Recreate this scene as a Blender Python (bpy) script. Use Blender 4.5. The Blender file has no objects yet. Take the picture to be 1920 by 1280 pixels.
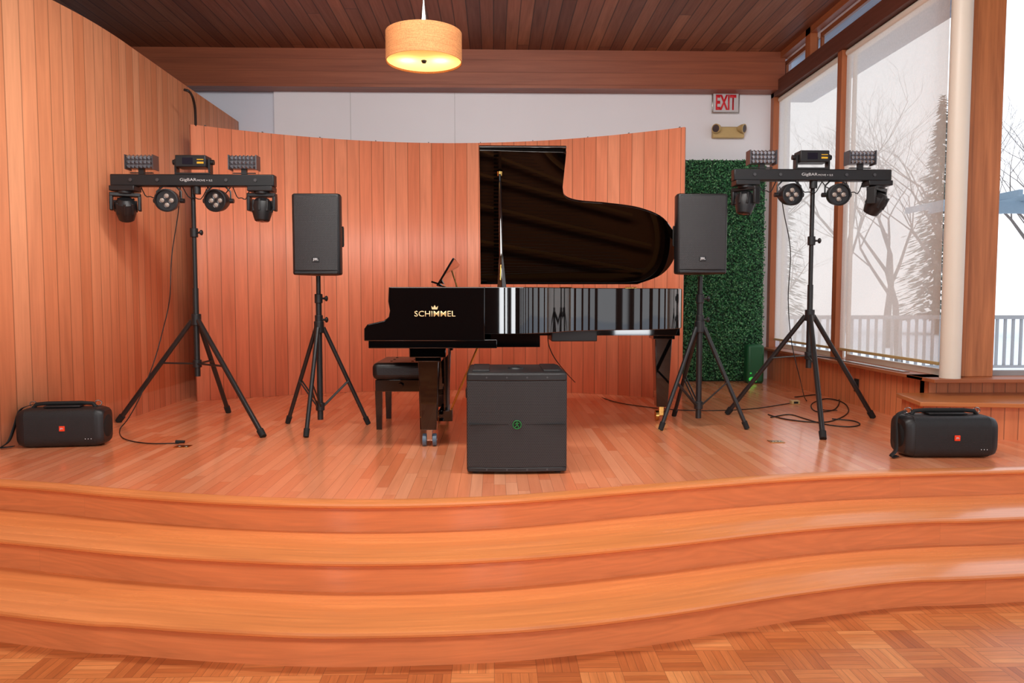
import bpy, bmesh, math, random
from mathutils import Vector, Matrix, Euler
random.seed(7)
S=bpy.context.scene; COL=S.collection
S.view_settings.view_transform='Standard'
R=math.radians; PI=math.pi
F=1400.0
CAM=Vector((0,0,1.45))
ROT=Euler((R(90)-math.atan(83/F),0,-math.atan(34/F)),'XYZ').to_matrix()
def ray(px,py): return ROT@Vector(((px-960)/F,-(py-640)/F,-1))
def at(px,py,Y):
    d=ray(px,py); return CAM+d*(Y/d.y)
def onz(px,py,z):
    d=ray(px,py); return CAM+d*((z-CAM.z)/d.z)
ST=0.45
# ------------------------------------------------------------ mesh helper
def wloc(o):
    v=Vector((0,0,0))
    while o: v+=o.location; o=o.parent
    return v
class MB:
    def __init__(s):
        s.bm=bmesh.new(); s.uv=s.bm.loops.layers.uv.new('UVMap')
    def box(s,c,size,rot=None):
        M=Matrix.Translation(Vector(c))
        if rot is not None: M=M@rot.to_4x4()
        M=M@Matrix.Diagonal((size[0],size[1],size[2],1))
        bmesh.ops.create_cube(s.bm,size=1,matrix=M); return s
    def bb(s,x0,x1,y0,y1,z0,z1): return s.box(((x0+x1)/2,(y0+y1)/2,(z0+z1)/2),(abs(x1-x0),abs(y1-y0),abs(z1-z0)))
    def cyl(s,p0,p1,r0,r1=None,seg=16):
        p0=Vector(p0);p1=Vector(p1); d=p1-p0
        if r1 is None: r1=r0
        M=Matrix.Translation((p0+p1)/2)@d.to_track_quat('Z','Y').to_matrix().to_4x4()
        bmesh.ops.create_cone(s.bm,cap_ends=True,segments=seg,radius1=r0,radius2=r1,depth=d.length,matrix=M); return s
    def sph(s,c,r,sc=(1,1,1),seg=16,rot=None):
        M=Matrix.Translation(Vector(c))
        if rot is not None: M=M@rot.to_4x4()
        M=M@Matrix.Diagonal((sc[0],sc[1],sc[2],1))
        bmesh.ops.create_uvsphere(s.bm,u_segments=seg,v_segments=max(6,seg//2),radius=r,matrix=M); return s
    def tube(s,pts,r,seg=8,closed=False):
        pts=[Vector(p) for p in pts]; n=len(pts); rings=[]
        up=None
        for i,p in enumerate(pts):
            if closed: t=(pts[(i+1)%n]-pts[i-1])
            else: t=pts[min(i+1,n-1)]-pts[max(i-1,0)]
            t.normalize()
            if up is None: up=Vector((0,0,1)) if abs(t.z)<.9 else Vector((1,0,0))
            a=up-t*up.dot(t)
            if a.length<1e-4: a=t.orthogonal()
            a.normalize(); b=t.cross(a); up=a
            rr=r[i] if isinstance(r,(list,tuple)) else r
            rings.append([s.bm.verts.new(p+a*math.cos(2*PI*k/seg)*rr+b*math.sin(2*PI*k/seg)*rr) for k in range(seg)])
        m=n if closed else n-1
        for i in range(m):
            A=rings[i];B=rings[(i+1)%n]
            for k in range(seg): s.bm.faces.new((A[k],A[(k+1)%seg],B[(k+1)%seg],B[k]))
        if not closed:
            s.bm.faces.new(rings[0][::-1]); s.bm.faces.new(rings[-1])
        return s
    def lathe(s,prof,c=(0,0,0),seg=32,rot=None):
        c=Vector(c); rings=[]
        for r,z in prof:
            ring=[]
            for k in range(seg):
                v=Vector((math.cos(2*PI*k/seg)*max(r,1e-4),math.sin(2*PI*k/seg)*max(r,1e-4),z))
                if rot is not None: v=rot@v
                ring.append(s.bm.verts.new(c+v))
            rings.append(ring)
        for A,B in zip(rings,rings[1:]):
            for k in range(seg): s.bm.faces.new((A[k],A[(k+1)%seg],B[(k+1)%seg],B[k]))
        return s
    def prism(s,pa,pb):
        A=[s.bm.verts.new(Vector(p)) for p in pa]; B=[s.bm.verts.new(Vector(p)) for p in pb]
        n=len(A)
        s.bm.faces.new(A); s.bm.faces.new(B[::-1])
        for i in range(n): s.bm.faces.new((A[i],B[i],B[(i+1)%n],A[(i+1)%n]))
        return s
    def quad(s,ps,uvs=None):
        f=s.bm.faces.new([s.bm.verts.new(Vector(p)) for p in ps])
        if uvs:
            for l,u in zip(f.loops,uvs): l[s.uv].uv=u
        return s
    def build(s,name,mat,parent=None,bevel=0,smooth=35,M=None,recalc=True,bseg=2):
        bm=s.bm
        if M is not None: bm.transform(M)
        if recalc: bmesh.ops.recalc_face_normals(bm,faces=bm.faces)
        if parent is not None: org=wloc(parent)
        else:
            xs=[v.co.x for v in bm.verts];ys=[v.co.y for v in bm.verts];zs=[v.co.z for v in bm.verts]
            org=Vector(((min(xs)+max(xs))/2,(min(ys)+max(ys))/2,min(zs)))
        bm.transform(Matrix.Translation(-org))
        me=bpy.data.meshes.new(name); bm.to_mesh(me); bm.free()
        me.materials.append(mat)
        if smooth: me.shade_smooth(); me.set_sharp_from_angle(angle=R(smooth))
        o=bpy.data.objects.new(name,me); COL.objects.link(o)
        if parent is not None: o.parent=parent
        else: o.location=org
        if bevel:
            b=o.modifiers.new('bevel','BEVEL'); b.width=bevel; b.segments=bseg; b.limit_method='ANGLE'; b.angle_limit=R(40)
        return o
def thing(name,label,cat,loc,group=None):
    o=bpy.data.objects.new(name,None); COL.objects.link(o); o.location=loc; o.empty_display_size=.1
    return tag(o,label,cat,group)
def tag(o,label,cat,group=None):
    o['label']=label; o['category']=cat
    if group: o['group']=group
    return o
def struct(o,label=None,cat='structure'):
    o['kind']='structure'
    o['category']=cat
    if label: o['label']=label
    return o
def cr(pts,n=8):
    pts=[Vector(p) for p in pts]; out=[]
    P=[pts[0]*2-pts[1]]+pts+[pts[-1]*2-pts[-2]]
    for i in range(1,len(P)-2):
        a,b,c,d=P[i-1],P[i],P[i+1],P[i+2]
        for k in range(n):
            t=k/n
            out.append(0.5*((2*b)+(c-a)*t+(2*a-5*b+4*c-d)*t*t+(3*b-a-3*c+d)*t**3))
    out.append(pts[-1]); return out
def text(body,name,mat,parent,c,w,h,bold=0.0,nrm='-Y',ext=.001,M=None):
    cu=bpy.data.curves.new('t','FONT'); cu.body=body; cu.offset=bold; cu.align_x='CENTER'; cu.resolution_u=3
    ob=bpy.data.objects.new('t',cu); COL.objects.link(ob)
    bpy.context.view_layer.update()
    dg=bpy.context.evaluated_depsgraph_get()
    me=bpy.data.meshes.new_from_object(ob.evaluated_get(dg))
    bpy.data.objects.remove(ob)
    xs=[v.co.x for v in me.vertices]; ys=[v.co.y for v in me.vertices]
    cx,cy=(min(xs)+max(xs))/2,(min(ys)+max(ys))/2; sx=w/(max(xs)-min(xs)); sy=h/(max(ys)-min(ys))
    org=wloc(parent); c=Vector(c)
    for v in me.vertices:
        p=Vector(((v.co.x-cx)*sx,0,(v.co.y-cy)*sy))+c
        if M is not None: p=M@p
        v.co=p-org
    me.materials.clear(); me.materials.append(mat); me.name=name
    o=bpy.data.objects.new(name,me); COL.objects.link(o); o.parent=parent
    sm=o.modifiers.new('thick','SOLIDIFY'); sm.thickness=ext; sm.offset=0
    return o
# ------------------------------------------------------------ materials
def lin(c): 
    return tuple(((x/255)/12.92 if x/255<=.04045 else ((x/255+.055)/1.055)**2.4) for x in c)+(1,)
def put(nt,sock,v):
    if isinstance(v,bpy.types.NodeSocket): nt.links.new(v,sock)
    else: sock.default_value=v
class Mat:
    def __init__(s,name):
        s.m=bpy.data.materials.new(name); s.m.use_nodes=True; s.nt=s.m.node_tree; s.b=s.nt.nodes['Principled BSDF']; s.out=s.nt.nodes['Material Output']
    def n(s,t,**k):
        nd=s.nt.nodes.new(t)
        for a,v in k.items(): setattr(nd,a,v)
        return nd
    def math(s,op,a,b=None,clamp=False):
        nd=s.n('ShaderNodeMath',operation=op,use_clamp=clamp); put(s.nt,nd.inputs[0],a)
        if b is not None: put(s.nt,nd.inputs[1],b)
        return nd.outputs[0]
    def xyz(s,x,y,z):
        nd=s.n('ShaderNodeCombineXYZ')
        for i,v in enumerate((x,y,z)): put(s.nt,nd.inputs[i],v)
        return nd.outputs[0]
    def coord(s,k): return s.n('ShaderNodeTexCoord').outputs[k]
    def sep(s,v):
        nd=s.n('ShaderNodeSeparateXYZ'); put(s.nt,nd.inputs[0],v); return nd.outputs
    def white(s,vec):
        nd=s.n('ShaderNodeTexWhiteNoise',noise_dimensions='3D'); put(s.nt,nd.inputs['Vector'],vec); return nd.outputs['Value']
    def noise(s,vec,scale=5,detail=3,rough=.5,dist=0):
        nd=s.n('ShaderNodeTexNoise'); 
        if vec is not None: put(s.nt,nd.inputs['Vector'],vec)
        nd.inputs['Scale'].default_value=scale; nd.inputs['Detail'].default_value=detail; nd.inputs['Roughness'].default_value=rough; nd.inputs['Distortion'].default_value=dist
        return nd.outputs[0]
    def ramp(s,f,stops):
        nd=s.n('ShaderNodeValToRGB'); e=nd.color_ramp.elements
        while len(e)<len(stops): e.new(.5)
        for el,(p,c) in zip(e,stops): el.position=p; el.color=c
        put(s.nt,nd.inputs[0],f); return nd.outputs[0]
    def mix(s,f,a,b,mode='MIX'):
        nd=s.n('ShaderNodeMix',data_type='RGBA',blend_type=mode); put(s.nt,nd.inputs[0],f); put(s.nt,nd.inputs[6],a); put(s.nt,nd.inputs[7],b); return nd.outputs[2]
    def mr(s,v,a,b,c,d):
        nd=s.n('ShaderNodeMapRange')
        for i,x in enumerate((v,a,b,c,d)): put(s.nt,nd.inputs[i],x)
        return nd.outputs[0]
    def bump(s,h,st=.3,dist=.01):
        nd=s.n('ShaderNodeBump'); nd.inputs['Strength'].default_value=st; nd.inputs['Distance'].default_value=dist
        put(s.nt,nd.inputs['Height'],h); s.nt.links.new(nd.outputs[0],s.b.inputs['Normal'])
    def set(s,**k):
        for a,v in k.items(): put(s.nt,s.b.inputs[a.replace('_',' ')],v)
        return s
def plain(name,col,rough=.5,metal=0,coat=0,var=.06,bump=0,scale=30,emit=None,es=0,ior=None):
    m=Mat(name); c=lin(col)
    f=m.noise(m.coord('Object'),scale,3)
    d=tuple(x*(1-var*2) for x in c[:3])+(1,)
    m.set(Base_Color=m.mix(f,c,d),Roughness=rough,Metallic=metal)
    m.b.inputs['Coat Weight'].default_value=coat; m.b.inputs['Coat Roughness'].default_value=.03
    if ior: m.b.inputs['IOR'].default_value=ior
    if bump: m.bump(f,bump,.002)
    if emit: m.b.inputs['Emission Color'].default_value=lin(emit); m.b.inputs['Emission Strength'].default_value=es
    return m.m
def planks(name,cols,w,L,groove=.004,rough=.4,coat=0,gcol=.25,gs=1.0,bs=.3,spec=.5,grainlo=.72,rings=0,coarse=7):
    m=Mat(name); o=m.sep(m.coord('UV')); u,v=o[0],o[1]
    ru=m.math('DIVIDE',u,w); row=m.math('FLOOR',ru); fu=m.math('FRACT',ru)
    r1=m.white(m.xyz(row,3.1,0.0))
    vv=m.math('ADD',m.math('DIVIDE',v,L),m.math('MULTIPLY',r1,7.3)); sg=m.math('FLOOR',vv); fv=m.math('FRACT',vv)
    if L>50: sg=0.0
    r2=m.white(m.xyz(row,sg,1.7))
    eu=m.math('MULTIPLY',m.math('MINIMUM',fu,m.math('SUBTRACT',1.0,fu)),w)
    ev=m.math('MULTIPLY',m.math('MINIMUM',fv,m.math('SUBTRACT',1.0,fv)),L)
    e=eu if L>50 else m.math('MINIMUM',eu,ev)
    g=m.mr(e,groove*.3,groove,0.0,1.0)
    z=m.math('MULTIPLY',r2,23.0)
    gr=m.noise(m.xyz(m.math('MULTIPLY',u,38*gs),m.math('MULTIPLY',v,1.6*gs),z),1,5,.6,.6)
    g2=m.noise(m.xyz(m.math('MULTIPLY',u,coarse*gs),m.math('MULTIPLY',v,.7*gs),z),1,3,.5,1.5)
    if rings:
        rg=m.math('FRACT',m.math('MULTIPLY',g2,rings)); rg=m.math('ABSOLUTE',m.math('SUBTRACT',rg,.5)); g2=m.mr(rg,0.0,.5,.38,.62)
    n=len(cols); base=m.ramp(r2,[(i/(n-1),lin(c)) for i,c in enumerate(cols)])
    k=m.math('ADD',m.math('MULTIPLY',gr,.5),m.math('MULTIPLY',g2,.5))
    kk=m.mr(k,.3,.7,grainlo,1.12)
    c=m.mix(1.0,base,m.xyz(kk,m.math('POWER',kk,1.2),m.math('POWER',kk,1.3)),'MULTIPLY')
    gm=m.mr(g,0.0,1.0,gcol,1.0)
    c=m.mix(1.0,c,m.xyz(gm,gm,gm),'MULTIPLY')
    m.set(Base_Color=c,Roughness=m.mr(k,.3,.7,rough+.06,rough-.04))
    m.b.inputs['Coat Weight'].default_value=coat; m.b.inputs['Coat Roughness'].default_value=.12
    m.b.inputs['Specular IOR Level'].default_value=spec
    h=m.math('ADD',g,m.math('MULTIPLY',gr,.08)); m.bump(h,bs,.004)
    return m.m
def parquet(name):
    m=Mat(name); o=m.sep(m.coord('UV')); t=.165
    a=m.math('DIVIDE',o[0],t); b=m.math('DIVIDE',o[1],t)
    ia=m.math('FLOOR',a); ib=m.math('FLOOR',b); fa=m.math('FRACT',a); fb=m.math('FRACT',b)
    par=m.math('FLOORED_MODULO',m.math('ADD',ia,ib),2.0)
    def mixv(p,q): return m.math('ADD',m.math('MULTIPLY',p,m.math('SUBTRACT',1.0,par)),m.math('MULTIPLY',q,par))
    s_=mixv(fa,fb); l_=mixv(fb,fa)
    st=m.math('MULTIPLY',s_,5.0); si=m.math('FLOOR',st); sf=m.math('FRACT',st)
    r=m.white(m.xyz(m.math('ADD',m.math('MULTIPLY',ia,7.0),si),ib,par)); r0=m.white(m.xyz(ia,ib,5.0))
    rr=m.math('ADD',m.math('MULTIPLY',r,.4),m.math('MULTIPLY',r0,.6))
    base=m.ramp(rr,[(0,lin((176,94,48))),(.35,lin((200,114,60))),(.7,lin((218,134,76))),(1,lin((234,156,94)))])
    gr=m.noise(m.xyz(m.math('MULTIPLY',s_,9.0),m.math('MULTIPLY',l_,1.0),m.math('MULTIPLY',r,37.0)),1.2,4,.6)
    kk=m.mr(gr,.3,.7,.84,1.08)
    e1=m.math('MULTIPLY',m.math('MINIMUM',sf,m.math('SUBTRACT',1.0,sf)),t/5)
    e2=m.math('MULTIPLY',m.math('MINIMUM',l_,m.math('SUBTRACT',1.0,l_)),t)
    g=m.mr(m.math('MINIMUM',e1,e2),.0003,.0018,.5,1.0)
    kg=m.math('MULTIPLY',kk,g)
    m.set(Base_Color=m.mix(1.0,base,m.xyz(kg,kg,kg),'MULTIPLY'),Roughness=.4)
    m.b.inputs['Coat Weight'].default_value=.1; m.b.inputs['Coat Roughness'].default_value=.2
    return m.m
def grille(name,sc=120,c0=(12,12,13),c1=(58,58,60)):
    m=Mat(name); o=m.sep(m.coord('Object'))
    a=m.math('MULTIPLY',o[0],sc); b=m.math('MULTIPLY',o[2],sc*1.15)
    row=m.math('FLOOR',b); sh=m.math('MULTIPLY',m.math('FLOORED_MODULO',row,2.0),.5)
    fa=m.math('SUBTRACT',m.math('FRACT',m.math('ADD',a,sh)),.5); fb=m.math('SUBTRACT',m.math('FRACT',b),.5)
    d=m.math('SQRT',m.math('ADD',m.math('MULTIPLY',fa,fa),m.math('MULTIPLY',fb,fb)))
    k=m.mr(d,.27,.4,0.0,1.0)
    m.set(Base_Color=m.mix(k,lin(c0),lin(c1)),Roughness=.5); m.bump(k,.4,.002)
    return m.m
W={}
W['wall']=planks('left_cedar',[(230,148,104),(238,158,114),(224,140,96),(242,168,124),(232,150,106)],.115,99,.005,.5,gcol=.55,grainlo=.84)
W['panel']=planks('screen_cedar',[(238,140,102),(244,150,112),(232,132,94),(248,160,122),(238,142,104)],.125,99,.005,.45,gcol=.52,grainlo=.84)
W['low']=planks('low_wall_cedar',[(220,130,82),(228,140,90),(212,120,74)],.09,99,.005,.5,gcol=.5,grainlo=.8)
W['stage']=planks('stage_oak',[(226,128,84),(236,144,100),(242,158,114),(230,134,90),(246,168,126),(236,146,102)],.062,.85,.0016,.22,coat=.5,gcol=.55,grainlo=.86,bs=.08)
W['step']=planks('step_oak',[(236,146,84),(240,152,90),(232,140,78)],1.9,5.1,.001,.28,coat=.35,gcol=.8,grainlo=.76,bs=.06,coarse=11)
W['riser']=planks('riser_oak',[(236,142,88),(240,148,94)],1.9,4.6,.001,.34,coat=.25,gcol=.8,grainlo=.8,bs=.06,rings=9,coarse=5)
W['ceil']=planks('ceiling_cedar',[(130,82,58),(158,104,74),(112,68,48),(172,118,86),(140,90,64)],.135,3.5,.008,.5,gcol=.25,grainlo=.66)
W['beam']=planks('beam_wood',[(146,78,50),(156,86,56)],.14,99,.003,.45,gcol=.65,gs=.6,grainlo=.66)
W['frame']=planks('window_fir',[(166,94,54),(176,102,60)],.3,99,.002,.45,gcol=.7,gs=.8,grainlo=.72)
W['post']=planks('post_fir',[(196,120,70),(204,128,78)],.4,99,.002,.5,gcol=.7,gs=.9,grainlo=.55)
W['parq']=parquet('parquet_oak')
M={}
M['black']=plain('piano_black_lacquer',(8,8,9),.04,coat=1,var=.02)
M['lid']=plain('lid_underside_lacquer',(11,8,7),.03,coat=0,var=.02,ior=1.6)
M['blackp']=plain('black_plastic',(28,28,30),.42,bump=.15,scale=250)
M['blackm']=plain('black_powder_metal',(32,31,32),.38,metal=.0,bump=.05,scale=200)
M['rubber']=plain('black_rubber',(20,20,20),.75)
M['cable']=plain('cable_rubber',(22,20,20),.5)
M['leather']=plain('black_leather',(20,18,19),.35,bump=.5,scale=140)
M['white']=plain('white_paint',(222,226,238),.6,var=.02,scale=3)
M['white2']=plain('warm_white_paint',(236,234,238),.6,var=.02,scale=3)
M['cream']=plain('cream_pipe_paint',(236,226,210),.4,var=.03,scale=4)
M['silver']=plain('brushed_steel',(190,188,184),.25,metal=1)
M['grey']=plain('grey_derby_metal',(110,110,114),.35,metal=.8)
M['dscrew']=plain('dark_screw',(90,90,92),.4,metal=.6)
M['chrome']=plain('chrome',(225,225,228),.08,metal=1)
M['facet']=plain('clear_faceted_lens',(150,150,156),.12,metal=.75)
M['brass']=plain('brass',(214,170,96),.18,metal=1)
M['gold']=plain('gold_lettering',(236,212,160),.3,metal=.3,emit=(236,212,160),es=.25)
M['goldpl']=plain('bronze_iron_plate',(170,112,60),.4,metal=.3)
M['board']=plain('spruce_soundboard',(140,80,40),.45,scale=3,var=.05)
M['letter']=plain('pale_print',(205,205,205),.5,emit=(220,220,220),es=.05)
M['greylogo']=plain('grey_print',(200,200,202),.5,emit=(200,200,200),es=.1)
M['redlogo']=plain('orange_red_badge',(232,60,24),.4,emit=(232,60,24),es=.2)
M['green']=plain('green_badge',(40,150,70),.4)
M['greenb']=plain('bright_green_speck',(60,220,80),.4,emit=(60,220,80),es=.3)
M['yellow']=plain('yellow_sticker',(230,180,40),.5)
M['exitred']=plain('exit_red',(206,30,40),.45,emit=(206,30,40),es=.1)
M['exitface']=plain('sign_face',(206,204,206),.4)
M['beige']=plain('beige_enamel',(200,172,116),.4)
M['key']=plain('ivory_keys',(235,230,215),.25)
M['led']=plain('led_lens',(170,158,148),.12)
M['lensdk']=plain('dark_lens',(30,32,44),.03,coat=1)
M['tyre']=plain('blue_grey_tyre',(88,110,130),.4)
M['grille']=grille('speaker_grille',110)
M['grille2']=grille('subwoofer_grille',95,c0=(13,13,14),c1=(52,52,54))
M['grille3']=grille('box_speaker_grille',130,c0=(8,8,9),c1=(32,32,34))
M['snow']=plain('snow',(236,240,248),.8,bump=.5,scale=1)
M['bark']=plain('bark',(112,104,100),.9,scale=8)
M['conifer']=plain('snowy_conifer',(132,150,142),.9,scale=3,var=.3)
M['deckrail']=plain('grey_rail_paint',(160,158,158),.6)
M['perg']=plain('blue_grey_paint',(130,152,168),.6)
M['soffit']=planks('eave_boards',[(130,144,164),(146,160,180)],.14,99,.006,.6,gcol=.5)
M['greenplate']=plain('dark_green_plastic',(26,92,56),.5)
M['strap']=plain('woven_strap',(26,26,27),.8,bump=.3,scale=300)
def leafmat():
    m=Mat('boxwood_leaf'); r=m.n('ShaderNodeNewGeometry').outputs['Random Per Island']
    c=m.ramp(r,[(0,lin((20,64,38))),(.45,lin((38,102,60))),(.8,lin((64,134,80))),(1,lin((112,170,116)))])
    m.set(Base_Color=c,Roughness=.5); return m.m
M['leaf']=leafmat(); M['leafbase']=plain('hedge_backing',(16,48,30),.9)
def shademat():
    m=Mat('sheer_shade_weave'); nt=m.nt
    tr=m.n('ShaderNodeBsdfTransparent'); tr.inputs[0].default_value=(.97,.96,.93,1)
    tl=m.n('ShaderNodeBsdfTranslucent'); tl.inputs[0].default_value=lin((248,240,228))
    df=m.n('ShaderNodeBsdfDiffuse'); df.inputs[0].default_value=lin((240,232,220))
    a=m.n('ShaderNodeMixShader'); a.inputs[0].default_value=.35
    nt.links.new(tl.outputs[0],a.inputs[1]); nt.links.new(df.outputs[0],a.inputs[2])
    w=m.noise(m.coord('Object'),60,2); f=m.mr(w,.3,.7,.28,.34)
    b=m.n('ShaderNodeMixShader'); nt.links.new(f,b.inputs[0]); nt.links.new(a.outputs[0],b.inputs[1]); nt.links.new(tr.outputs[0],b.inputs[2])
    nt.links.new(b.outputs[0],m.out.inputs[0]); return m.m
M['shade']=shademat()
def diffmat():
    m=Mat('frosted_lamp_diffuser'); nt=m.nt
    tl=m.n('ShaderNodeBsdfTranslucent'); tl.inputs[0].default_value=lin((255,226,150))
    em=m.n('ShaderNodeEmission'); em.inputs[0].default_value=lin((255,222,130))
    w=m.noise(m.coord('Object'),30,2); put(nt,em.inputs[1],m.mr(w,.3,.7,.36,.4))
    b=m.n('ShaderNodeAddShader'); nt.links.new(tl.outputs[0],b.inputs[0]); nt.links.new(em.outputs[0],b.inputs[1])
    nt.links.new(b.outputs[0],m.out.inputs[0]); return m.m
M['diff']=diffmat()
def glassmat():
    m=Mat('window_glass'); nt=m.nt
    tr=m.n('ShaderNodeBsdfTransparent'); tr.inputs[0].default_value=(.97,.98,.99,1)
    gl=m.n('ShaderNodeBsdfGlossy'); gl.inputs['Roughness'].default_value=.01
    w=m.noise(m.coord('Object'),.5,1); f=m.mr(w,.3,.7,.03,.05)
    b=m.n('ShaderNodeMixShader'); nt.links.new(f,b.inputs[0]); nt.links.new(tr.outputs[0],b.inputs[1]); nt.links.new(gl.outputs[0],b.inputs[2])
    nt.links.new(b.outputs[0],m.out.inputs[0]); return m.m
M['glass']=glassmat()
def linen():
    m=Mat('linen_lamp_shade'); o=m.sep(m.coord('Object'))
    n1=m.noise(m.xyz(m.math('MULTIPLY',o[0],8.0),m.math('MULTIPLY',o[1],8.0),m.math('MULTIPLY',o[2],260.0)),1,2)
    n2=m.noise(m.coord('Object'),120,2)
    k=m.math('ADD',m.math('MULTIPLY',n1,.5),m.math('MULTIPLY',n2,.5))
    c=m.ramp(k,[(.3,lin((162,98,54))),(.7,lin((208,142,86)))])
    m.set(Base_Color=c,Roughness=.8); nt=m.nt
    nt.links.new(c,m.b.inputs['Emission Color']); m.b.inputs['Emission Strength'].default_value=.08
    return m.m
M['linen']=linen()
# ------------------------------------------------------------ stage and steps
def yfun(pix,z,left,right):
    pts=[onz(px,py,z) for px,py in pix]
    return [Vector((left[0],left[1],0))]+[Vector((p.x,p.y,0)) for p in pts]+[Vector((right[0],right[1],0))]
e1=cr(yfun([(0,906),(240,926),(480,940),(720,944),(960,936),(1220,915),(1500,894),(1720,885),(1920,880)],ST,(-5,4.6),(5.3,4.45)),10)
e2=cr(yfun([(0,1010),(240,1033),(480,1047),(700,1052),(960,1043),(1220,1020),(1500,989),(1720,974),(1920,968)],.30,(-5,4.25),(5.3,4.1)),10)
e3=cr(yfun([(0,1145),(240,1167),(450,1181),(650,1187),(960,1177),(1220,1150),(1500,1107),(1700,1084),(1920,1075)],.15,(-5,3.9),(5.3,3.7)),10)
def normals(c):
    out=[]
    for i in range(len(c)):
        t=c[min(i+1,len(c)-1)]-c[max(i-1,0)]; t.normalize(); out.append(Vector((-t.y,t.x,0)))
    return out
def sweep(curve,prof):
    nr=normals(curve); mb=MB(); al=[0]
    for a,b in zip(curve,curve[1:]): al.append(al[-1]+(b-a).length)
    cu=[0]
    for a,b in zip(prof,prof[1:]): cu.append(cu[-1]+math.hypot(a[0]-b[0],a[1]-b[1]))
    grid=[[mb.bm.verts.new(curve[i]+nr[i]*d+Vector((0,0,z))) for d,z in prof] for i in range(len(curve))]
    for i in range(len(curve)-1):
        for j in range(len(prof)-1):
            f=mb.bm.faces.new((grid[i][j],grid[i+1][j],grid[i+1][j+1],grid[i][j+1]))
            for l,uv in zip(f.loops,((cu[j],al[i]),(cu[j],al[i+1]),(cu[j+1],al[i+1]),(cu[j+1],al[i]))): l[mb.uv].uv=(uv[0]+.1,uv[1])
    return mb
def nosing(t,back): return [(back,t),(.012,t),(.004,t-.003),(0,t-.012),(.002,t-.022),(.01,t-.028),(.03,t-.03)]
for k,(cv,t,back) in enumerate(((e1,ST,.085),(e2,.30,.44),(e3,.15,.44))):
    o=sweep(cv,nosing(t,back)).build('stage_step_tread',W['step'],recalc=False); struct(o,['curved top nosing board along the stage edge','curved upper tread of the stage steps','curved lower tread of the stage steps'][k],'step')
    o=sweep(cv,[(.03,t-.03),(.03,t-.15)]).build('stage_step_riser',W['riser'],recalc=False); struct(o,['curved riser directly under the stage edge','curved middle riser of the stage steps','curved bottom riser standing on the parquet'][k],'step')
nr=normals(e1); mb=MB()
for i in range(len(e1)-1):
    a=e1[i]+nr[i]*.084; b=e1[i+1]+nr[i+1]*.084
    ps=[(a.x,a.y,ST),(b.x,b.y,ST),(b.x,9.1,ST),(a.x,9.1,ST)]
    mb.quad(ps,[(p[0],p[1]) for p in ps])
struct(mb.build('stage_floor',W['stage'],recalc=False),'raised stage floor of narrow glossy oak strips','stage')
mb=MB(); ps=[(-6,-6,0),(6,-6,0),(6,4.6,0),(-6,4.6,0)]; mb.quad(ps,[(p[0],p[1]) for p in ps])
struct(mb.build('floor',W['parq'],recalc=False),'oak parquet floor of small finger blocks','floor')
# ------------------------------------------------------------ room shell
def uvbox(x0,x1,y0,y1,z0,z1,grain='z'):
    mb=MB()
    V=lambda a,b,c:(x1 if a else x0,y1 if b else y0,z1 if c else z0)
    faces=[[(0,0,0),(1,0,0),(1,0,1),(0,0,1)],[(1,1,0),(0,1,0),(0,1,1),(1,1,1)],[(0,1,0),(0,0,0),(0,0,1),(0,1,1)],[(1,0,0),(1,1,0),(1,1,1),(1,0,1)],[(0,0,1),(1,0,1),(1,1,1),(0,1,1)],[(0,1,0),(1,1,0),(1,0,0),(0,0,0)]]
    gi={'x':0,'y':1,'z':2}[grain]
    for f in faces:
        ps=[V(*q) for q in f]; oth=[i for i in range(3) if i!=gi]
        var=[i for i in range(3) if len({round(p[i],6) for p in ps})>1]
        if gi in var:
            ui=[i for i in var if i!=gi]; ui=ui[0] if ui else oth[0]; uvs=[(p[ui],p[gi]) for p in ps]
        else: uvs=[(p[oth[0]],p[oth[1]]) for p in ps]
        mb.quad(ps,uvs)
    bmesh.ops.remove_doubles(mb.bm,verts=mb.bm.verts,dist=1e-5)
    return mb
def ribbon(path,z0,z1):
    mb=MB(); al=0
    for a,b in zip(path,path[1:]):
        l=(Vector(b)-Vector(a)).length
        mb.quad([(a[0],a[1],z0),(b[0],b[1],z0),(b[0],b[1],z1),(a[0],a[1],z1)],[(al,z0),(al+l,z0),(al+l,z1),(al,z1)]); al+=l
    bmesh.ops.remove_doubles(mb.bm,verts=mb.bm.verts,dist=1e-5)
    return mb
BY=9.1
CE=at(1443,97,BY-.25).z
beam_b=at(1000,165,BY-.25).z
sx515=at(515,200,BY).x
struct(MB().bb(-5.2,3.6,BY+.02,BY+.14,0,CE+.05).build('wall_back',M['white']),'white painted back wall above the curved wood screen','wall')
struct(MB().bb(sx515,3.42,BY-.03,BY+.02,ST,beam_b+.05).build('wall_back_panel',M['white2']),'white wall panelling right of the shallow corner','wall')
for px in (658,853): 
    x=at(px,200,BY).x; struct(MB().bb(x-.004,x+.004,BY-.034,BY-.029,2.6,beam_b).build('trim_1' if px==658 else 'trim_2',M['exitface']),cat='trim')
struct(uvbox(-4.6,3.42,BY-.25,BY-.031,beam_b,CE,'x').build('ceiling_beam',W['beam']),'deep reddish brown beam across the top of the back wall','beam')
struct(uvbox(-5.2,3.62,-6,BY+.1,CE,CE+.08,'y').build('ceiling',W['ceil']),'dark stained tongue and groove board ceiling','ceiling')
struct(uvbox(3.62,5.5,-6,5.9,CE,CE+.08,'y').build('ceiling_side',W['ceil']),'ceiling boards over the room side','ceiling')
lw=cr([(-3.08,9.09,0),(-3.08,7.6,0),(-3.07,6.6,0),(-3.07,6.1,0),(-3.11,5.65,0),(-3.21,5.2,0),(-3.42,4.75,0),(-3.75,4.35,0),(-4.3,4.02,0),(-5,3.8,0)],8)
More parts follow.
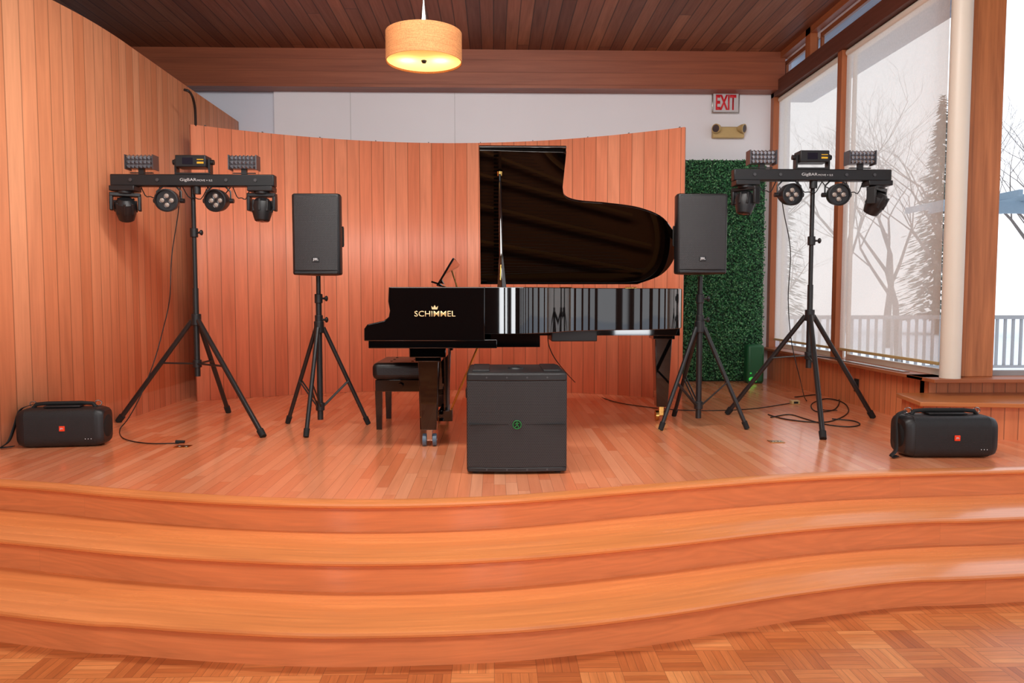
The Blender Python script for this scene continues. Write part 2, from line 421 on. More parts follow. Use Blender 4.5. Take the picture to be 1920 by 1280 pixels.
o=ribbon(lw,ST-.3,3.53).build('wall_left',W['wall'],recalc=False); sd=o.modifiers.new('t','SOLIDIFY'); sd.thickness=.05; sd.offset=-1
struct(o,'tall curved cedar board wall left of the stage','wall')
Lp=onz(378,749,ST); Rp=onz(1277,749,ST)
xm=(Lp.x+Rp.x)/2; hw=(Rp.x-Lp.x)/2
def pany(x): return 8.02-(8.02-Rp.y)*((x-xm)/hw)**2
pp=[(Lp.x+(Rp.x-Lp.x)*i/60,0,0) for i in range(61)]; pp=[(p[0],pany(p[0]),0) for p in pp]
ztop=at(1279,238,Rp.y).z
scr=ribbon(pp,ST+.001,ztop).build('curved_screen',W['panel'],recalc=False); sd=scr.modifiers.new('t','SOLIDIFY'); sd.thickness=.03; sd.offset=-1
tag(scr,'freestanding concave screen of vertical cedar boards behind the piano','screen')
for px in (420,505,600,700,800,900,1000,1100,1170,1250):
    p=at(px,255,7.8); y=pany(p.x)
    MB().bb(p.x-.004,p.x+.004,y+.0,y+.04,ztop,ztop+.01).build('clip',M['dscrew'],scr)
# far left side and rear room
struct(MB().bb(-5.3,-5.2,-6,BY+.1,0,CE).build('wall_left_rear',plain('dark_side_wall',(150,110,90),.8)),'plain wall of the room beyond the frame','wall')
wr=MB()
for x0,x1 in ((-5.2,-4.6),(-3.0,1.45),(2.3,2.75),(3.6,5.5)): wr.bb(x0,x1,-6.1,-6,0,CE)
wr.bb(-5.2,5.5,-6.1,-6,0,.5); wr.bb(-5.2,5.5,-6.1,-6,3.2,CE)
struct(wr.build('wall_rear',plain('rear_wall_paint',(110,84,70),.8)),'unseen rear wall behind the camera, openings shaped for piano reflections','wall')  # unseen; piers and openings are placed to steer reflections on the piano
wr=MB()
for k in range(9): wr.bb(5.4,5.5,-6+k*1.35,-5.65+k*1.35,0,CE)
wr.bb(5.4,5.5,-6,5.7,0,.6); wr.bb(5.4,5.5,-6,5.7,3.6,CE)
struct(wr.build('wall_right_rear',plain('side_wall_paint',(120,84,66),.8)),'unseen side wall beyond the frame, openings added for piano rim streaks','wall')  # unseen; openings added to streak the piano rim and let in fill
# ------------------------------------------------------------ window wall (right)
struct(uvbox(3.36,3.46,5.72,BY,ST,.815,'z').build('wall_right',W['low']),'low board wall under the shaded windows','wall')
struct(uvbox(3.26,3.6,5.58,BY,.815,.842,'y').build('trim_3',W['frame'],bevel=.004),'wooden sill under the shaded windows','sill')
struct(MB().bb(3.31,3.37,5.95,7.15,.842,.85).build('trim_4',M['silver']),'grey vent strip on the window sill','vent')
struct(uvbox(3.34,3.54,5.6,BY,3.83,4.0,'y').build('trim_5',planks('header_dark',[(96,52,38),(104,58,44)],.2,99,.002,.5,gcol=.8)),'dark brown header beam over the windows','beam')
struct(uvbox(3.36,3.44,7.27,7.36,.842,3.83).build('trim_6',W['frame']),'brown mullion between the two shaded windows','mullion')
struct(uvbox(3.34,3.42,8.98,BY-.03,.842,CE).build('trim_7',W['frame']),'brown corner stile beside the white wall','stile')
struct(uvbox(3.36,3.44,8.02,8.14,4.0,CE).build('trim_8',W['frame']),'brown post between the high windows','mullion')
struct(uvbox(3.36,3.44,5.72,BY,CE-.07,CE-.001,'y').build('trim_9',W['frame']),'brown top rail of the high windows','rail')
for n,(y0,y1,z0,z1,mul) in enumerate(((7.36,8.98,.842,3.83,1),(5.66,7.27,.842,3.83,1),(8.14,8.98,4.0,CE-.07,0),(5.72,8.02,4.0,CE-.07,0))):
    w=bpy.data.objects.new('window_%d'%(n+1),None); COL.objects.link(w); w.location=(3.5,(y0+y1)/2,z0); struct(w,['far shaded window','near shaded window','small far high window','long near high window'][n],'window')
    f=MB(); f.bb(3.47,3.50,y0,y1,z0,z0+.05); f.bb(3.47,3.5,y0,y1,z1-.05,z1); f.bb(3.47,3.5,y0,y0+.03,z0+.05,z1-.05); f.bb(3.47,3.5,y1-.03,y1,z0+.05,z1-.05)
    f.build('window_frame',M['cream'] if n<2 else W['frame'],w)
    MB().quad([(3.49,y0+.03,z0+.05),(3.49,y1-.03,z0+.05),(3.49,y1-.03,z1-.05),(3.49,y0+.03,z1-.05)]).build('window_pane',M['glass'],w)
for i,(y0,y1) in enumerate(((7.40,8.96),(5.615,7.25))):
    t=thing('roller_shade','sheer roller shade pulled down over the '+('far window beside the white wall' if i==0 else 'window next to the white pipe'),'window shade',(3.42,(y0+y1)/2,.93),'sheer roller shades')
    MB().cyl((3.42,y0,3.794),(3.42,y1,3.794),.035).build('roller_tube',M['cream'],t)
    MB().quad([(3.4,y0,.95),(3.4,y1,.95),(3.4,y1,3.79),(3.4,y0,3.79)]).build('shade_fabric',M['shade'],t)
    MB().bb(3.39,3.41,y0,y1,.93,.955).build('bottom_bar',M['beige'],t,bevel=.003)
# jog wall and post on the near right
struct(uvbox(3.36,5.4,5.66,5.78,ST,.815,'z').build('wall_right_front',W['low']),'low board wall under the sill by the wood post','wall')
struct(uvbox(3.26,5.4,5.42,5.8,.815,.842,'x').build('trim_10',W['frame'],bevel=.004),'wooden sill carrying the pipe and post','sill')
pc_=at(1781,700,5.53)
pipe=MB().cyl((pc_.x,5.53,.842),(pc_.x,5.53,CE),.072,seg=40).build('trim_11',M['cream']); struct(pipe,'round cream painted pipe column','column')
xl=at(1802,700,5.6).x; xr=at(1862,700,5.6).x
struct(uvbox(xl,xr,5.6,5.8,.842,CE,'z').build('trim_12',W['post'],bevel=.006),'square rough wood post beside the cream pipe','post')
w=bpy.data.objects.new('window_5',None); COL.objects.link(w); w.location=(4.6,5.72,.842); struct(w,'clear window right of the wood post','window')
f=MB(); f.bb(xr,5.4,5.69,5.75,.842,.88); f.bb(5.3,5.4,5.69,5.75,.88,CE); f.build('window_frame',M['deckrail'],w)
MB().quad([(xr,5.72,.88),(5.3,5.72,.88),(5.3,5.72,CE),(xr,5.72,CE)]).build('window_pane',M['glass'],w)
# ledge
lz=.714
led=[(3.0,5.15),(3.1,5.655),(5.35,5.655),(5.35,4.75),(3.57,5.06)]
struct(MB().prism([(x,y,lz-.032) for x,y in led],[(x,y,lz) for x,y in led]).build('trim_13',W['step'],bevel=.006),'wooden bench ledge in front of the low wall','ledge')
struct(ribbon([(3.14,5.64,0),(3.05,5.2,0),(3.57,5.12,0),(5.35,4.82,0)],ST,lz-.032).build('wall_ledge',W['low'],recalc=False),'boards under the bench ledge','wall')
# ------------------------------------------------------------ outdoors
struct(MB().quad([(3.6,5.8,-.3),(60,5.8,-.3),(60,70,-.3),(3.6,70,-.3)]).quad([(5.5,-30,-.3),(60,-30,-.3),(60,5.8,-.3),(5.5,5.8,-.3)]).quad([(-30,-40,-.3),(5.5,-40,-.3),(5.5,-6.2,-.3),(-30,-6.2,-.3)]).build('ground_outside',M['snow'],recalc=False),'snow covered ground outside','ground')
struct(uvbox(3.63,4.7,5.9,BY+2,CE+.0,CE+.08,'y').build('eave_soffit',M['soffit']),'blue grey boarded eave outside the windows','eave')
def tree(x,y,h,seed):
    rnd=random.Random(seed); mb=MB()
    def br(p,d,l,r,k):
        n=3; pts=[p]; rr=[r]
        q=p
        for i in range(n):
            d=(d+Vector((rnd.uniform(-1,1),rnd.uniform(-1,1),rnd.uniform(-.3,.7)))*.16).normalized(); q=q+d*l/n; pts.append(q); rr.append(r*(1-.45*(i+1)/n))
        mb.tube(pts,rr,5 if k>1 else 8)
        if k<5:
            for j in range(3 if k<4 else 4):
                a=rnd.uniform(0,2*PI); s=rnd.uniform(.5,.95)
                nd=(d+Vector((math.cos(a),math.sin(a),rnd.uniform(-.1,.3)))*s).normalized()
                st=pts[-1] if j<2 else pts[-2]
                br(st,nd,l*rnd.uniform(.6,.8),rr[-1]*.78,k+1)
    br(Vector((x,y,-.3)),Vector((0,0,1)),h*.3,h*.013,0)
    return mb
tl=['forked bare winter tree outside the near shaded window','bare winter tree behind the far end of the rail','tall bare winter tree seen past the mullion','bare winter tree furthest back among the trees','slim bare winter tree beyond the clear window','bare winter tree outside right of the wood post','small bare winter tree low in the far shaded window','wide bare winter tree seen beside the cream pipe']
for i,(x,y,h) in enumerate(((10.2,18.5,8),(8.9,25,9),(13.6,25.5,11),(17,36,14),(16.6,22,10),(13.4,17.0,8),(6.2,17.5,5.5),(18,29,12))):
    tag(tree(x,y,h,i+3).build('bare_tree',M['bark'],recalc=False),tl[i],'tree','bare trees outside')
for i,(x,y,h) in enumerate(((11.0,34,10),(14.2,38,11),(21,35,11))):
    t=thing('conifer',['snowy conifer outside the far shaded window','snowy conifer furthest back behind the near shaded window','snowy conifer far outside right of the wood post'][i],'tree',(x,y,-.3),'conifers outside')
    MB().cyl((x,y,-.3),(x,y,h*.9),.2,.03,8).build('trunk',M['bark'],t)
    rn=random.Random(i); vs=[]; fs=[]; org=wloc(t)
    for k in range(2600):
        f_=rn.random()**.7; z0=h*(1-f_)*.95+.4; rr_=h*.2*f_*rn.uniform(.35,1.05)*(1+.15*math.sin(z0*9)); an=rn.uniform(0,2*PI)
        dr=Vector((math.cos(an),math.sin(an),-.35)).normalized(); c_=Vector((x+dr.x*rr_,y+dr.y*rr_,z0))-org
        sd_=dr.cross(Vector((0,0,1))).normalized()*rn.uniform(.05,.14); l_=rn.uniform(.15,.35); k0=len(vs)
        vs+=[c_-dr*l_,c_+sd_,c_+dr*l_,c_-sd_]; fs.append((k0,k0+1,k0+2,k0+3))
    me=bpy.data.meshes.new('foliage'); me.from_pydata(vs,[],fs); me.materials.append(M['conifer']); o=bpy.data.objects.new('foliage',me); COL.objects.link(o); o.parent=t
rail=thing('deck_railing','grey deck railing with upright balusters in the snow','railing',(9,13.5,-.3))
MB().bb(4,16,13.46,13.54,1.05,1.12).build('top_rail',M['deckrail'],rail); MB().bb(4,16,13.47,13.53,.15,.2).build('bottom_rail',M['deckrail'],rail)
b0=MB().bb(4.58,4.62,13.48,13.52,.2,1.05).build('baluster',M['deckrail'],rail)
for i in range(1,66):
    c=b0.copy(); COL.objects.link(c); c.parent=rail; c.location=(i*.15,0,0)
pg=thing('pergola','blue grey timber pergola outside right of the wood post','pergola',(8.4,11.5,-.3))
for x in (7.7,9.3):
    MB().bb(x-.07,x+.07,11.43,11.57,-.3,2.75).build('post',M['perg'],pg)
MB().bb(7.2,10.2,11.45,11.55,2.75,2.93).build('beam',M['perg'],pg)
for k in range(7): MB().bb(7.3+k*.42,7.36+k*.42,10.9,13.2,2.93,3.03).build('rafter',M['perg'],pg)
# ------------------------------------------------------------ hedge panel, exit sign, emergency light
hx0=at(1284,500,8.75).x; hx1=at(1434,500,8.75).x; hz1=at(1360,299,8.75).z
hg=thing('artificial_hedge_panel','tall green artificial boxwood hedge panel against white wall','hedge panel',((hx0+hx1)/2,8.85,ST))
MB().bb(hx0,hx1,8.8,8.95,ST,hz1).build('backing',M['leafbase'],hg)
vs=[];fs=[];rn=random.Random(3); org=wloc(hg)
for i in range(16000):
    c=Vector((rn.uniform(hx0,hx1),8.79-rn.random()**2*.05,rn.uniform(ST+.02,hz1)))-org
    n=Vector((rn.gauss(0,.6),-1,rn.gauss(.2,.6))).normalized(); a=n.orthogonal().normalized(); a.rotate(Matrix.Rotation(rn.uniform(0,6.28),3,n)); b=n.cross(a)
    l=rn.uniform(.010,.017); k=len(vs)
    vs+= [c-a*l,c+b*l*.55,c+a*l,c-b*l*.55]; fs.append((k,k+1,k+2,k+3))
me=bpy.data.meshes.new('leaves'); me.from_pydata(vs,[],fs); me.materials.append(M['leaf']); o=bpy.data.objects.new('leaves',me); COL.objects.link(o); o.parent=hg; o['kind']='stuff'
p=at(1415,675,8.6)
gp=thing('green_box','small dark green box with bright green specks at hedge foot','box',(p.x,8.62,ST))
MB().bb(p.x-.1,p.x+.1,8.55,8.7,ST,.9).build('body',M['greenplate'],gp,bevel=.03)
for dx,dz,sr_ in ((-.05,.05,.035),(-.01,.03,.02),(.02,.13,.014),(-.06,.12,.012)): MB().sph((p.x+dx,8.548,ST+dz),sr_,(1,.2,.8),8).build('speck',M['greenb'],gp)
a=at(1335,172,BY-.05); b=at(1386,213,BY-.05); cx=(a.x+b.x)/2; cz=(a.z+b.z)/2; ww=b.x-a.x; hh=a.z-b.z
es=thing('exit_sign','silver wall sign with red EXIT letters above emergency lights','exit sign',(cx,BY-.05,b.z))
MB().bb(a.x,b.x,BY-.06,BY-.031,b.z,a.z).build('housing',M['silver'],es,bevel=.006)
MB().bb(a.x+.015,b.x-.015,BY-.064,BY-.058,b.z+.015,a.z-.015).build('face',M['exitface'],es)
text('EXIT','lettering',M['exitred'],es,(cx,BY-.066,cz),ww*.74,hh*.7,.03)
a=at(1330,234,BY-.05); b=at(1398,260,BY-.05); cx=(a.x+b.x)/2
el=thing('emergency_light','beige twin head emergency light below the exit sign','emergency light',(cx,BY-.06,b.z))
MB().bb(a.x+.03,b.x-.03,BY-.1,BY-.031,b.z,a.z-.03).build('housing',M['beige'],el,bevel=.012)
for sgn in (-1,1):
    c=Vector((cx+sgn*.15,BY-.13,a.z-.06)); d=Vector((sgn*.7,-.7,-.15)).normalized(); rot=d.to_track_quat('Z','Y').to_matrix()
    h=MB().lathe([(0,-.05),(.03,-.05),(.05,-.01),(.055,.03),(.048,.032),(0,.028)],c,24,rot).build('lamp_head',M['beige'],el)
    MB().lathe([(0,.034),(.044,.032),(.044,.03)],c,24,rot).build('lens',M['grey'],h)
# ------------------------------------------------------------ pendant lamp
lp=at(795,117,5.0); r=.248; zb=lp.z
pl=thing('pendant_lamp','round linen drum pendant lamp with glowing diffuser','pendant lamp',(lp.x,5.0,zb))
c=(lp.x,5.0,0)
MB().lathe([(r,zb),(r,zb+.185),(r-.004,zb+.185),(r-.004,zb),(r,zb)],c,64).build('lamp_shade',M['linen'],pl)
MB().lathe([(0,zb+.012),(r-.006,zb+.012)],c,64).build('diffuser',M['diff'],pl)
MB().lathe([(0,zb-.006),(.012,zb-.004),(.018,zb+.006),(.018,zb+.012)],c,20).build('finial',M['blackm'],pl)
MB().lathe([(0,zb+.42),(.004,zb+.42),(.016,zb+.34),(.034,zb+.22),(.034,zb+.15),(0,zb+.15)],c,24).build('cone',M['silver'],pl)
MB().cyl((lp.x,5,zb+.4),(lp.x,5,CE),.004,seg=8).build('cord',M['exitface'],pl)
for a in range(3): 
    ang=a*2*PI/3; MB().cyl((lp.x,5,zb+.17),(lp.x+r*math.cos(ang),5+r*math.sin(ang),zb+.17),.003,seg=6).build('spoke',M['silver'],pl)
# ------------------------------------------------------------ tripods
def tripod(name,label,cat,group,cx,cy,feet,zh,zc,ztop,rp,rl,rc,knobs):
    t=thing(name,label,cat,(cx,cy,ST),group)
    MB().cyl((cx,cy,zc-.1),(cx,cy,zh+.25),rp,seg=20).build('lower_pole',M['blackm'],t)
    up=MB().cyl((cx,cy,zh+.2),(cx,cy,ztop),rp*.78,seg=20).build('upper_pole',M['blackm'],t)
    MB().cyl((cx,cy,zh-.04),(cx,cy,zh+.05),rp*1.7,seg=20).build('hub',M['blackp'],t,bevel=.005)
    MB().cyl((cx,cy,zc-.03),(cx,cy,zc+.03),rp*1.5,seg=20).build('lower_collar',M['blackp'],t,bevel=.004)
    for z in knobs:
        MB().cyl((cx,cy,z-.035),(cx,cy,z+.035),rp*1.35,seg=20).build('collar',M['blackp'],t,bevel=.004)
        MB().cyl((cx,cy,z),(cx+.05,cy-.01,z),.008,seg=10).sph((cx+.06,cy-.01,z),.022,(.6,1,1),12).build('knob',M['blackp'],t)
    for fx,fy in feet:
        d=Vector((fx-cx,fy-cy,0)); L=d.length; d.normalize()
        p0=Vector((cx,cy,zh))+d*rp*1.5; p1=Vector((fx,fy,ST+.015))
        g=MB().cyl(p0,p1,rl,seg=14).build('leg',M['blackm'],t)
        dn=(p1-p0).normalized()
        MB().cyl(p1-dn*.05,p1+dn*.01,rl*1.35,rl*1.25,seg=14).build('rubber_foot',M['rubber'],g)
        q=p0.lerp(p1,rc)
        s_=Vector((-d.y,d.x,0))*.012
        for sg in (1,-1): MB().cyl(Vector((cx,cy,zc))+d*rp+s_*sg,q+s_*sg,.006,seg=8).build('brace',M['blackm'],t)
    return t
def fxy(px,py): p=onz(px,py,ST); return (p.x,p.y)
GS='lighting tripod stands'
lc=at(368,600,5.9)
f1=(-3.0,6.0)
tripod('lighting_stand','black tripod stand carrying light bar beside left cedar wall','tripod stand',GS,lc.x,5.9,[f1,fxy(493,820),fxy(428,774)],1.27,.93,2.31,.022,.019,.42,[1.95])
rc_=at(1518,600,5.95)
tripod('lighting_stand','black tripod stand carrying light bar by the shaded windows','tripod stand',GS,rc_.x,5.95,[fxy(1364,777),fxy(1543,824),fxy(1636,784)],1.3,.98,2.34,.022,.019,.42,[1.9])
GP='speaker tripod stands'
sl=at(598,600,5.68); sr=at(1312,600,5.68)
tripod('speaker_stand','black tripod speaker stand between light stand and piano','tripod stand',GP,sl.x,5.68,[fxy(540,794),fxy(690,796),fxy(574,820)],1.22,.62,1.61,.022,.016,.55,[1.28,1.44])
tripod('speaker_stand','black tripod speaker stand in front of the green hedge panel','tripod stand',GP,sr.x,5.68,[fxy(1239,807),fxy(1400,805),(sr.x-.06,6.2)],1.22,.62,1.61,.022,.016,.55,[1.28,1.44])
# ------------------------------------------------------------ PA speakers
def pa(label,px0,px1,py0,py1,Y):
    a=at(px0,py0,Y); b=at(px1,py1,Y); x0,x1,z0,z1=a.x,b.x,b.z,a.z; cx=(x0+x1)/2; w=x1-x0
    t=thing('loudspeaker',label,'speaker',(cx,Y+.15,z0),'loudspeakers on stands')
    prof=[(x0+.012,Y+.0),(x1-.012,Y+.0),(x1,Y+.03),(x1-.01,Y+.12),(x1-.085,Y+.3),(x0+.085,Y+.3),(x0+.01,Y+.12),(x0,Y+.03)]
    MB().prism([(x,y,z0) for x,y in prof],[(x,y,z1) for x,y in prof]).build('cabinet',M['blackp'],t,bevel=.014,bseg=3)
    g=MB(); n=12; L=[]
    for k in range(n+1):
        u=-1+2*k/n; L.append((cx+u*(w/2-.018),Y-.014+.012*u*u))
    pa_=[(x,y,z0+.028) for x,y in L]+[(cx+(w/2-.018),Y+.01,z0+.028),(cx-(w/2-.018),Y+.01,z0+.028)]
    pb=[(p[0],p[1],z1-.02) for p in pa_]
    g.prism(pa_,pb).build('grille',M['grille'],t,bevel=.006)
    MB().bb(cx-w/2+.02,cx+w/2-.02,Y-.014,Y+.01,z0+.006,z0+.026).build('chin',M['blackp'],t,bevel=.004)
    lg=MB().bb(cx-.026,cx+.026,Y-.018,Y-.012,z0+.092,z0+.128).build('badge',M['blackp'],t,bevel=.001)
    text('JBL','lettering',M['greylogo'],lg,(cx,Y-.0195,z0+.11),.04,.022,.03)
    for s_ in (-1,1):
        xx=cx+s_*(w/2-.004)
        MB().tube([(xx,Y+.1,z0+.36),(xx+s_*.005,Y+.1,z0+.35),(xx+s_*.005,Y+.1,z0+.22),(xx,Y+.1,z0+.21)],.007,8).build('side_handle',M['rubber'],t)
    MB().cyl((cx,Y+.15,z0-.0),(cx,Y+.15,z0+.012),.035).build('pole_socket',M['blackp'],t)
pa('black loudspeaker on stand left of the piano',545,639,362,515,5.53)
pa('black loudspeaker on stand right of the piano lid',1270,1364,362,513,5.53)
# ------------------------------------------------------------ light bars
def lightbar(label,pxa,pxb,pyc,Y,flip):
    a=at(pxa,pyc,Y); b=at(pxb,pyc,Y); cx=(a.x+b.x)/2; zc=(a.z+b.z)/2; L=b.x-a.x; k=L/1.295
    t=thing('stage_light_bar',label,'stage light bar',(cx,Y,zc),'stage light bars')
    X=lambda d: cx+d*k
    MB().bb(X(-.645),X(.645),Y-.04,Y+.04,zc-.045,zc+.045).build('bar_housing',M['blackp'],t,bevel=.008)
    text('GigBAR','lettering',M['letter'],t,(X(-.03),Y-.0412,zc),.125,.028,.0)
    text('MOVE + ILS','lettering',M['letter'],t,(X(.1),Y-.0412,zc-.002),.115,.014,.0)
    for d in (-.48,-.27,.27,.5):
        MB().cyl((X(d),Y-.05,zc),(X(d),Y-.038,zc),.012,seg=14).build('knob',M['dscrew'],t)
    MB().cyl((X(0.02),Y,zc-.1),(X(.02),Y,zc-.04),.03,seg=16).build('mount_socket',M['blackp'],t)
    # moving heads
    for d,tilt,pan in ((-.54,(.5 if not flip else -.2),(.35 if not flip else -.9)),(.54,(-.1 if not flip else .5),(0 if not flip else .7))):
        c=Vector((X(d),Y-.01,zc-.045)); RM=Matrix.Rotation(pan,3,'Z')
        y_=MB().box(c+Vector((0,0,-.02)),(.19,.13,.04),None).cyl(c+Vector((0,0,-.06)),c,.06,seg=20)
        T=lambda v:c+RM@Vector(v)
        y_.box(T((0,0,-.065)),(.215,.075,.03),RM)
        for s_ in (-1,1): y_.box(T((s_*.097,0,-.125)),(.024,.07,.12),RM)
        yo=y_.build('moving_head',M['blackp'],t,bevel=.006)
        R2=RM@Matrix.Rotation(tilt,3,'X'); hc=T((0,0,-.16))
        h=MB().lathe([(0,.075),(.045,.072),(.075,.04),(.08,0),(.07,-.05),(.055,-.1),(.045,-.105),(0,-.1)],hc,24,R2)
        for kk in range(8):
            an=kk*PI/4; h.box(hc+R2@Vector((math.cos(an)*.073,math.sin(an)*.073,.01)),(.016,.016,.09),R2)
        h.build('head',M['blackp'],yo,bevel=.003)
        MB().lathe([(0,-.112),(.036,-.108),(.04,-.1)],hc,20,R2).build('lens',M['lensdk'],yo)
    # par lights
    for d,an in ((-.19,.12),(.2,-.1)):
        c=Vector((X(d),Y-.045,zc-.155)); rot=Euler((R(90)+R(6),0,an)).to_matrix(); q_=.92
        p_=MB().lathe([(0,-.1),(.055,-.1),(.07,-.06),(.08,-.03),(.086,.03),(.086,.05),(.077,.052),(.075,.03),(0,.03)],c,32,rot)
        par=p_.build('par_light',M['blackp'],t)
        MB().tube([(c.x-.092,c.y+.02,c.z),(c.x-.092,c.y+.02,c.z+.07),(c.x-.05,c.y+.03,zc-.045),(c.x+.05,c.y+.03,zc-.045),(c.x+.092,c.y+.02,c.z+.07),(c.x+.092,c.y+.02,c.z)],.007,8).build('bracket',M['blackm'],par)
        for s_ in (-1,1): MB().cyl((c.x+s_*.086,c.y+.02,c.z),(c.x+s_*.115,c.y+.02,c.z),.018,seg=12).build('knob',M['blackp'],par)
        for dx,dz in ((0,.034),(.034,0),(0,-.034),(-.034,0)):
            q=c+rot@Vector((dx,dz,.032)); ln=MB().sph(q,.017,(1,1,.4),14,rot).build('lens',M['led'],par)
            MB().lathe([(.018,0),(.022,.003),(.025,0),(.018,0)],q,16,rot).build('lens_ring',M['dscrew'],par)
    # derby effects on top
    for d in (-.41,.4):
        c=Vector((X(d),Y,zc+.135))
        h=MB().box(c+Vector((0,.02,0)),(.2,.1,.085)).build('derby_light',M['grey'],t,bevel=.006)
        MB().bb(c.x-.02,c.x+.02,Y-.015,Y+.015,zc+.045,zc+.095).bb(c.x-.085,c.x+.085,Y-.01,Y+.01,zc+.055,zc+.062).build('bracket',M['blackm'],h)
        l=MB()
        for i in range(7):
            for j in range(3):
                q=Vector((c.x-.09+.03*i,Y-.035,c.z-.032+.033*j)); s2=.015
                vs_=[l.bm.verts.new(q+Vector(v)) for v in ((-s2,0,-s2),(s2,0,-s2),(s2,0,s2),(-s2,0,s2))]; tp=l.bm.verts.new(q+Vector((0,-.018,0)))
                for m_ in range(4): l.bm.faces.new((vs_[m_],vs_[(m_+1)%4],tp))
        for i in range(7):
            q=Vector((c.x-.09+.03*i,Y,c.z+.043)); s2=.014
            vs_=[l.bm.verts.new(q+Vector(v)) for v in ((-s2,-.03,0),(s2,-.03,0),(s2,.03,0),(-s2,.03,0))]; tp=l.bm.verts.new(q+Vector((0,0,.02)))
            for m_ in range(4): l.bm.faces.new((vs_[m_],vs_[(m_+1)%4],tp))
        l.build('faceted_lens',M['facet'],h,smooth=0)
        MB().bb(c.x-.108,c.x-.1,Y-.05,Y+.05,c.z-.055,c.z+.055).build('end_plate',M['grey'],h)
        MB().bb(c.x+.1,c.x+.108,Y-.05,Y+.05,c.z-.055,c.z+.055).build('end_plate',M['grey'],h)
    # laser box
    c=Vector((X(.0),Y,zc+.14))
    h=MB().box(c,(.23,.13,.09)).build('laser_unit',M['blackp'],t,bevel=.006)
    MB().bb(c.x-.135,c.x-.12,Y-.03,Y+.03,zc+.06,c.z+.02).bb(c.x+.12,c.x+.135,Y-.03,Y+.03,zc+.06,c.z+.02).bb(c.x-.135,c.x+.135,Y-.03,Y+.03,zc+.046,zc+.058).build('bracket',M['blackm'],h)
    MB().bb(c.x+.05,c.x+.1,Y-.067,Y-.064,c.z-.02,c.z-.006).build('sticker',M['yellow'],h)
    MB().bb(c.x+.05,c.x+.1,Y-.067,Y-.064,c.z+.008,c.z+.014).build('sticker',M['yellow'],h)
    MB().bb(c.x-.06,c.x+.02,Y-.068,Y-.064,c.z-.025,c.z+.025).build('window',M['lensdk'],h)
    for s_ in (-1,1): MB().cyl((c.x+s_*.135,Y,c.z),(c.x+s_*.155,Y,c.z),.02,seg=14).build('knob',M['blackp'],h)
    for d0,d1,dp in ((-.43,-.28,.09),(-.1,.1,.1),(.3,.44,.1),(.1,.28,.06)):
        pts=[(X(d0+(d1-d0)*i/10),Y+.02,zc-.045-dp*math.sin(PI*i/10)*(1+.2*math.sin(i))) for i in range(11)]
        MB().tube(pts,.004,6).build('cable',M['cable'],t)
lightbar('black stage light bar with spotlights in front of cedar wall',210,517,339,5.85,False)
lightbar('black stage light bar with spotlights in front of the windows',1373,1668,329,5.9,True)
# ------------------------------------------------------------ subwoofer
a=onz(875,889,ST); Y=a.y; b=at(1064,700,Y); x0,x1=a.x,b.x; cx=(x0+x1)/2; w=x1-x0; zt=at(970,699,Y).z; dp=.55
sw=thing('subwoofer','large black subwoofer cabinet standing at centre of stage','subwoofer',(cx,Y+dp/2,ST))
MB().bb(x0,x1,Y+.01,Y+dp,ST+.012,zt).build('cabinet',M['blackp'],sw,bevel=.016,bseg=3)
n=14; L=[]
for k in range(n+1):
    u=-1+2*k/n; L.append((cx+u*(w/2-.004),Y-.012+.016*u*u))
def slab(z0,z1,off=0): 
    pa_=[(x,y+off,z0) for x,y in L]+[(x1-.004,Y+.03,z0),(x0+.004,Y+.03,z0)]
    return [(p) for p in pa_],[(p[0],p[1],z1) for p in pa_]
MB().prism(*slab(ST+.04,zt-.045)).build('grille',M['grille2'],sw,bevel=.002)
MB().prism(*slab(zt-.0445,zt-.006,-.001)).build('top_bezel',M['blackp'],sw,bevel=.005)
MB().prism(*slab(ST+.014,ST+.0395,-.001)).build('bottom_bezel',M['blackp'],sw,bevel=.005)
for z in (zt-.025,ST+.027):
    for u in (-.6,-.2,.2,.6): MB().cyl((cx+u*w/2,Y-.0145+.016*u*u,z),(cx+u*w/2,Y+.0,z),.005,seg=10).build('screw',M['dscrew'],sw)
zl=at(969,795,Y).z
for xa_,xb_ in ((x0+.012,cx-.035),(cx+.035,x1-.012)): MB().bb(xa_,xb_,Y-.0115,Y+.0,zl-.0012,zl+.0012).build('seam',M['rubber'],sw)
bd=MB().lathe([(0,.004),(.024,.004),(.026,0),(.026,-.01)],(cx,Y-.014,zl),28,Euler((R(90),0,0)).to_matrix()).build('badge',M['rubber'],sw)
ey=Y-.0195
MB().tube([(cx+.023*math.cos(i*PI/14),ey,zl+.023*math.sin(i*PI/14)) for i in range(28)],.002,6,True).build('ring',M['green'],bd)
fg=MB()
for seg_ in ([(-.002,.012),(0,.002),(.002,-.003)],[(-.012,.004),(-.004,.006),(.004,.006),(.012,.01)],[(.002,-.003),(.008,-.008),(.006,-.016)],[(.002,-.003),(-.006,-.007),(-.012,-.014)]):
    fg.tube([(cx+p[0],ey,zl+p[1]) for p in seg_],.0019,6)
fg.sph((cx,ey,zl+.014),.0035,(1,.5,1),8); fg.build('running_figure',M['green'],bd)
for s_ in (-1,1):
    xx=cx+s_*w/2; MB().bb(xx-.012,xx+.003,Y+.2,Y+.36,zt-.17,zt-.11).build('handle_recess',M['rubber'],sw,bevel=.008)
for xa_,xb_ in ((x0+.03,x0+.13),(x1-.13,x1-.03)): MB().bb(xa_,xb_,Y+.1,Y+.5,zt-.003,zt+.008).build('top_skid',M['blackp'],sw,bevel=.004)
MB().lathe([(0,zt+.001),(.03,zt+.001),(.03,zt+.008),(.045,zt+.008),(.05,zt)],(cx,Y+.27,0),24).build('pole_cup',M['blackp'],sw)
